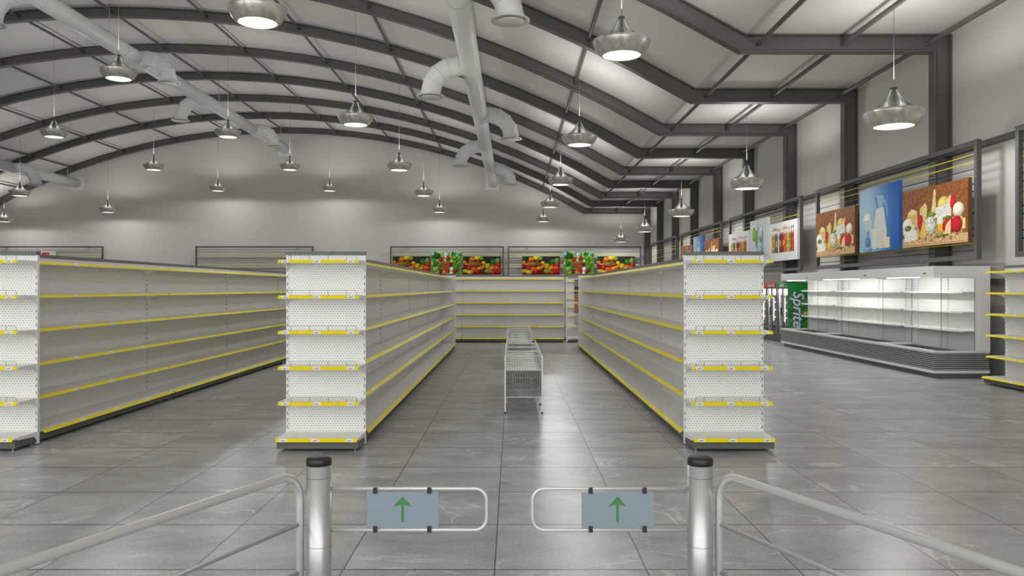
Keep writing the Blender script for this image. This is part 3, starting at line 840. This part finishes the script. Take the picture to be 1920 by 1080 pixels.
slat_frame(8.7, (XF, 15.15, 2.42), -PI/2, 'slatted frame cut by the right edge of the photo', 'KKYYKKYYKKYKK', G)
slat_frame(8.7, (XF, 25.1, 2.42), -PI/2, 'slatted frame above the refrigerators holding cheese and milk pictures', 'YYKYKKYYKYKKYK', G)
slat_frame(8.7, (XF, 35.15, 2.42), -PI/2, 'slatted frame with skewer and mint pictures on the right wall', 'KKYYKKYYKKYYKK', G)
slat_frame(8.7, (XF, 45.2, 2.42), -PI/2, 'slatted frame half hidden behind the right gondola, brown pictures', 'YYKYKKYYKYKKYK', G)
slat_frame(8.7, (XF, 55.2, 2.42), -PI/2, 'empty slatted frame at the far end of the right wall', 'KKYYKYKKYYKYKK', G)
YFB = YB-.55
PB = 'KKCCKKKCCKKKCC'
slat_frame(8.36, (-8.96, YFB, 2.42), 0, 'slatted frame on the back wall left of the middle duct end, fruit pictures', PB, G)
slat_frame(9.8, (-.31, YFB, 2.42), 0, 'slatted frame on the back wall at the right corner, fruit pictures', PB, G)
slat_frame(8.66, (-23.26, YFB, 2.42), 0, 'empty slatted frame on the back wall between two gondolas', PB, G)
slat_frame(8.66, (-38.7, YFB, 2.42), 0, 'slatted frame at the far left of the back wall', PB, G)
gp = 'pictures on the slatted frames'
XP = XF-.10
def wallpic(art, w, h, y, z, nm, label, edge): picture(art, w, h, (XP, y, z), -PI/2, nm, label, gp, edge)
wallpic(art_cheese, 2.78, 1.34, 19.33, 2.79, 'cheese_picture', 'large cheese board picture above the near end of the refrigerators', 'board_brown')
wallpic(art_milk, 2.22, 1.69, 21.72, 2.78, 'milk_picture', 'blue picture of a milk jug and glass between two cheese pictures', 'board_blue')
wallpic(art_cheese, 2.78, 1.34, 24.80, 2.79, 'cheese_picture', 'cheese board picture left of the large milk picture', 'board_brown')
wallpic(art_sticks, 2.95, 1.36, 29.4, 2.79, 'skewer_picture', 'white picture of colourful food rows, right of the mint picture', 'board')
wallpic(art_mint, 2.22, 1.69, 31.72, 2.78, 'mint_picture', 'pale picture of mint leaves and ice', 'board')
wallpic(art_sticks, 2.95, 1.36, 34.8, 2.79, 'skewer_picture', 'white picture of colourful food rows, left of the mint picture', 'board')
wallpic(art_cheese, 2.78, 1.34, 39.3, 2.79, 'cheese_picture', 'brown cheese picture peeking over the right end cap, right of the blue one', 'board_brown')
wallpic(art_milk, 2.22, 1.69, 41.65, 2.78, 'milk_picture', 'small blue milk picture peeking over the right end cap', 'board_blue')
wallpic(art_cheese, 2.78, 1.34, 44.6, 2.79, 'cheese_picture', 'brown cheese picture peeking over the right end cap, left of the blue one', 'board_brown')
YP = YFB-.10
def backpic(art, w, h, x, nm, label): picture(art, w, h, (x, YP, 2.80), 0, nm, label, gp)
backpic(art_fruit, 2.78, 1.36, -8.76, 'fruit_picture', 'leftmost fruit picture on the back wall')
backpic(art_veg, 2.20, 1.72, -5.92, 'vegetable_picture', 'vegetable basket picture in the left fruit frame')
backpic(art_fruit, 2.78, 1.36, -3.60, 'fruit_picture', 'fruit picture right of the left vegetable basket picture')
backpic(art_fruit, 2.78, 1.36, .74, 'fruit_picture', 'fruit picture left of the right vegetable basket picture')
backpic(art_veg, 2.20, 1.72, 3.80, 'vegetable_picture', 'vegetable basket picture in the right fruit frame')
backpic(art_fruit, 2.78, 1.36, 6.24, 'fruit_picture', 'rightmost fruit picture on the back wall')
picture(art_meat, 1.08, 1.7, (-34.56, YP, 2.82), 0, 'notice_picture', 'white board with red print above the left gondola', gp)

# ------------------------------------------------------------------ open refrigerated displays along the right wall
def fridge(y0, L, ends, label, post_y):
    """local: x 0..1.13 (0 = front, at world X 8.51), y 0..L"""
    t = thing('refrigerated_display', label, 'refrigerator', (8.51, y0, 0), 0, 'open refrigerated displays')
    D = 1.14
    m = MB(); m.box(.10, D-.05, .01, L-.01, 0, .10); m.build('plinth', M['plinth'], t)
    m = MB(); m.box(.0, D, .002, L-.002, .105, .165); m.build('lower_bumper', M['frame'], t)
    m = MB(); m.box(.03, D-.02, .006, L-.006, .165, .517, 1)
    z = .178
    while z < .505:
        m.prism_y([(.03, z), (.004, z+.004), (.004, z+.017), (.03, z+.020)], .004, L-.004)
        if ends[0]: m.prism_x([(.006, z), (-.001, z+.004), (-.001, z+.017), (.006, z+.020)], .03, D-.02)
        z += .0385
    m.build('louvred_panel', [M['louvre'], M['dark_gap']], t)
    m = MB(); m.box(-.01, .09, .002, L-.002, .517, .562); m.box(.09, D, .002, .05, .517, .562); m.box(.09, D, L-.05, L-.002, .517, .562); m.build('front_bumper', M['frame'], t)
    m = MB(); m.box(.09, .88, .05, L-.05, .47, .49)
    for i in range(int(L/.08)): m.box(.12, .86, .06+i*.08, .075+i*.08, .49, .495, 1)
    m.build('well_deck', [M['well'], M['dark_gap']], t)
    m = MB(); m.box(.87, D, .002, L-.002, .562, 2.27); m.box(.868, .87, .06, L-.06, .50, 2.02)
    bk = m.build('back_panel', M['white'], t)
    for py in post_y:
        m = MB(); m.box(.855, .868, py-.02, py+.02, .50, 2.05)
        z = .56
        while z < 2.0: m.box(.853, .8555, py-.005, py+.005, z, z+.03, 1); z += .065
        m.build('slotted_post', [M['frame'], M['slot']], t)
    m = MB(); m.prism_y([(.0,2.06),(.0,2.274),(.87,2.274),(.87,2.14),(.14,2.14),(.12,2.06)], .002, L-.002)
    cn = m.build('canopy', M['frame'], t)
    m = MB(); m.box(-.004, .0, L*.12, L*.16, 2.12, 2.14); m.build('badge', M['black'], cn)
    m = MB(); m.box(.015, .05, L*.25, L*.8, 2.045, 2.058); m.build('light_strip', M['led'], t)
    la = bpy.data.lights.new('fridge_light', 'AREA'); la.shape = 'RECTANGLE'; la.size = .05; la.size_y = L*.8; la.energy = 3.8*L; la.color = (1,1,.99)
    lo = bpy.data.objects.new('fridge_light', la); COL.objects.link(lo); lo.parent = t; lo.location = (.10, L/2, 2.04); lo.rotation_euler = (0, -.5, 0)
    # side panels with windows
    for i, yy in enumerate((0, L)):
        if not ends[i]: continue
        a, b = (yy+.002, yy+.04) if i == 0 else (yy-.04, yy-.002)
        m = MB(); m.box(.16, .87, a, b, 2.04, 2.14); m.box(.84, .87, a, b, .562, 2.04); m.box(.0, .16, a-.002 if i == 0 else a, b, 2.04, 2.06)
        sp = m.build('side_panel', M['frame'], t)
        m = MB(); mid = (a+b)/2; m.box(.16, .845, mid-.004, mid+.004, .562, 2.04); m.build('side_glass', M['glass'], sp)
        m = MB()
        for q in (.16, .838): m.box(q-.003, q+.003, mid-.007, mid+.007, .565, 2.04)
        m.box(.16, .84, mid-.007, mid+.007, 2.034, 2.04)
        m.build('glass_trim', M['seam'], sp)
    for z in (.96, 1.345, 1.75):
        m = MB(); m.box(.63, .868, .06, L-.06, z-.012, z); m.box(.625, .64, .06, L-.06, z-.03, z+.004)
        for py in post_y: m.prism_y([(.855,z-.012),(.855,z-.08),(.70,z-.03),(.66,z-.012)], py-.006, py+.006)
        sh = m.build('shelf', M['shelf'], t)
        m = MB(); m.tube([(.632,.10,z), (.632,.10,z+.05), (.632,L-.10,z+.05), (.632,L-.10,z)], .003, 6)
        for k in range(1, int(L/.3)): m.tube([(.632,.1+k*.3,z),(.632,.1+k*.3,z+.05)], .0022, 5)
        m.build('wire_guard', M['wire'], sh)
fridge(16.07, 2.57, (1,1), 'open white refrigerated display nearest to us, glass end facing the aisle', (1.05, 2.3))
fridge(18.645, 3.955, (0,1), 'longest refrigerated display, in the middle of the three', (.3, 1.7, 3.5))
fridge(22.605, 2.6, (0,1), 'refrigerated display farthest back, beside the tall green drinks cooler', (.3, 1.1, 2.2))

# ------------------------------------------------------------------ glass door drinks coolers
def text_mesh(name, txt, size, shear, m, parent, loc, rot, ext=.003, offset=0.0, spacing=1.0):
    cu = bpy.data.curves.new(name, 'FONT'); cu.body = txt; cu.size = size; cu.shear = shear; cu.extrude = ext; cu.offset = offset
    cu.align_x = 'CENTER'; cu.align_y = 'CENTER'; cu.space_character = spacing; cu.resolution_u = 3
    tmp = bpy.data.objects.new('tmp', cu); COL.objects.link(tmp)
    dg = bpy.context.evaluated_depsgraph_get(); me = bpy.data.meshes.new_from_object(tmp.evaluated_get(dg))
    bpy.data.objects.remove(tmp); me.materials.clear(); me.materials.append(m)
    o = bpy.data.objects.new(name, me); COL.objects.link(o); o.parent = parent; o.location = loc; o.rotation_euler = rot
    return o
def green_mat():
    m = mat('green_drink_wrap', srgb(20,150,60), .35); nt = m.node_tree; b = nt.nodes['Principled BSDF']
    tc = nt.nodes.new('ShaderNodeTexCoord'); vo = nt.nodes.new('ShaderNodeTexNoise'); vo.inputs['Scale'].default_value = 5; vo.inputs['Detail'].default_value = 5; vo.inputs['Distortion'].default_value = 2
    nt.links.new(tc.outputs['Object'], vo.inputs['Vector'])
    sp = nt.nodes.new('ShaderNodeSeparateXYZ'); nt.links.new(tc.outputs['Object'], sp.inputs[0])
    r = nt.nodes.new('ShaderNodeValToRGB'); nt.links.new(vo.outputs['Fac'], r.inputs[0])
    e0, e1 = r.color_ramp.elements; e0.position = .40; e0.color = srgb(16,104,56); e1.position = .52; e1.color = srgb(38,140,70)
    a = r.color_ramp.elements.new(.56); a.color = srgb(140,200,90); a = r.color_ramp.elements.new(.59); a.color = srgb(30,130,66)
    top_ = nt.nodes.new('ShaderNodeMapRange'); nt.links.new(sp.outputs[2], top_.inputs[0]); top_.inputs[1].default_value = 1.45; top_.inputs[2].default_value = 1.75
    mx = nt.nodes.new('ShaderNodeMix'); mx.data_type = 'RGBA'; nt.links.new(top_.outputs[0], mx.inputs[0]); nt.links.new(r.outputs[0], mx.inputs[6]); mx.inputs[7].default_value = srgb(20,160,56)
    nt.links.new(mx.outputs[2], b.inputs['Base Color'])
    return m
M['green'] = green_mat()
M['red'] = mat('red_header', srgb(196,24,34), .35); M['orange'] = mat('orange_header', srgb(238,120,20), .35)
M['green_h'] = mat('green_header', srgb(24,150,70), .35)
M['white_ink'] = mat('white_lettering', srgb(240,242,244), .4); M['blue_ink'] = mat('blue_lettering_outline', srgb(26,62,130), .4)
M['lemon'] = mat('lemon_print', srgb(222,186,40), .4); M['navy'] = mat('dark_grey_side', srgb(70,72,74), .4)
M['cool_in'] = mat('cooler_interior', srgb(206,206,206), .5)
def cooler(y0, header, label, txt, side=None):
    """local x 0 = front (world 9.04), y 0..1.12"""
    t = thing('drinks_cooler', label, 'cooler', (9.04, y0, 0), 0, 'glass door drinks coolers')
    L, D, H = 1.115, .70, 2.01
    m = MB()
    m.box(0, D, 0, L, .04, .26); m.box(.66, D, 0, L, .26, 1.85); m.box(.05, D, 0, .03, .26, 1.85); m.box(.05, D, L-.03, L, .26, 1.85); m.box(.05, D, 0, L, 1.85, H)
    m.box(.02, D-.02, .02, L-.02, 0, .04)
    m.build('cabinet', M['navy'], t)
    m = MB(); m.box(.64, .66, .03, L-.03, .26, 1.85); m.box(.07, .64, .03, .036, .26, 1.85); m.box(.07, .64, L-.036, L-.03, .26, 1.85); m.build('interior_lining', M['cool_in'], t)
    m = MB(); m.box(-.02, .05, .004, L-.004, 1.855, H-.004); hd = m.build('header', M[header], t)
    if txt: text_mesh('lettering', txt, .17 if len(txt) > 6 else .17, .3, M['white_ink'], hd, (-.024, L/2, 1.925), (PI/2, 0, -PI/2), .002)
    for k in range(2):
        a = .004 + k*L/2; b = a + L/2 - .008
        m = MB(); w = .045
        m.box(0, .045, a, b, .27, .27+w); m.box(0, .045, a, b, 1.85-w, 1.85); m.box(0, .045, a, a+w, .27+w, 1.85-w); m.box(0, .045, b-w, b, .27+w, 1.85-w)
        dr = m.build('door', M['grey_mid'], t)
        m = MB(); m.box(.015, .025, a+w, b-w, .27+w, 1.85-w); m.build('door_glass', M['glass'], dr)
        m = MB(); hy = a+.02 if k else b-.02
        m.tube([(0,hy,.90),(-.04,hy,.92),(-.04,hy,1.16),(0,hy,1.18)], .012, 8); m.build('handle', M['black'], dr)
        m = MB(); m.box(.06, .075, b-.07 if k == 0 else a+.05, b-.05 if k == 0 else a+.07, .70, 1.50); m.build('light_strip', M['led'], t)
    for z in (.55, .81, 1.07, 1.33, 1.57):
        m = MB(); m.box(.12, .63, .035, L-.035, z-.01, z); m.box(.11, .12, .035, L-.035, z-.015, z+.03, 1)
        for q in range(4): m.box(.106, .1095, .12+q*.26, .20+q*.26, z-.012, z+.026, 2)
        m.build('shelf', [M['cool_in'], M['cool_in'], M['red_tag']], t)
    la = bpy.data.lights.new('cooler_light', 'AREA'); la.shape = 'RECTANGLE'; la.size = .1; la.size_y = L*.8; la.energy = 14
    lo = bpy.data.objects.new('cooler_light', la); COL.objects.link(lo); lo.parent = t; lo.location = (.09, L/2, 1.82); lo.rotation_euler = (0, -.5, 0)
    if side:
        m = MB(); m.box(.0, D-.0, -.006, -.001, .26, H-.01); sd = m.build('side_wrap', M['green'], t)
        o = text_mesh('lettering_outline', 'Sprite', .50, .25, M['blue_ink'], sd, (.32, -.010, 1.14), (PI/2, PI/2, 0), .002, .028)
        o = text_mesh('lettering', 'Sprite', .50, .25, M['white_ink'], sd, (.32, -.014, 1.14), (PI/2, PI/2, 0), .002, .010)
        m = MB(); m.lathe([(0,0),(.09,0),(.09,.003),(0,.003)], 24); o = m.build('lemon_print', M['lemon'], sd, (.60, -.0085, .98)); o.rotation_euler = (PI/2, 0, 0)
cooler(26.08, 'green_h', 'green-wrapped glass door cooler seen through the glass end of the refrigerators', 'Sprite', True)
cooler(27.205, 'red', 'glass door cooler with red header, beside the green cooler', 'Coca-Cola')
cooler(28.33, 'orange', 'glass door cooler with orange header, half hidden by the end cap', None)

# wooden stand far back
t = thing('wooden_cabinet', 'brown wooden cabinet at the far back seen between two gondolas', 'cabinet', (5.0, YB-.75, 0))
m = MB(); m.box(-.9, .9, 0, .6, 0, 1.45); m.build('body', M['wood'], t)
m = MB(); m.box(-.88, .88, .02, .58, 1.45, 1.95); m.build('upper_compartment', M['wood_dark'], t)
for s in (-1, 1):
    m = MB(); m.box(s*.45-.42, s*.45+.42, -.02, 0, .08, 1.40); d = m.build('door', M['wood'], t)
    m = MB(); m.tube([(s*.08, -.04, .8), (s*.08, -.04, 1.0)], .01, 8); m.build('handle', M['black'], d)
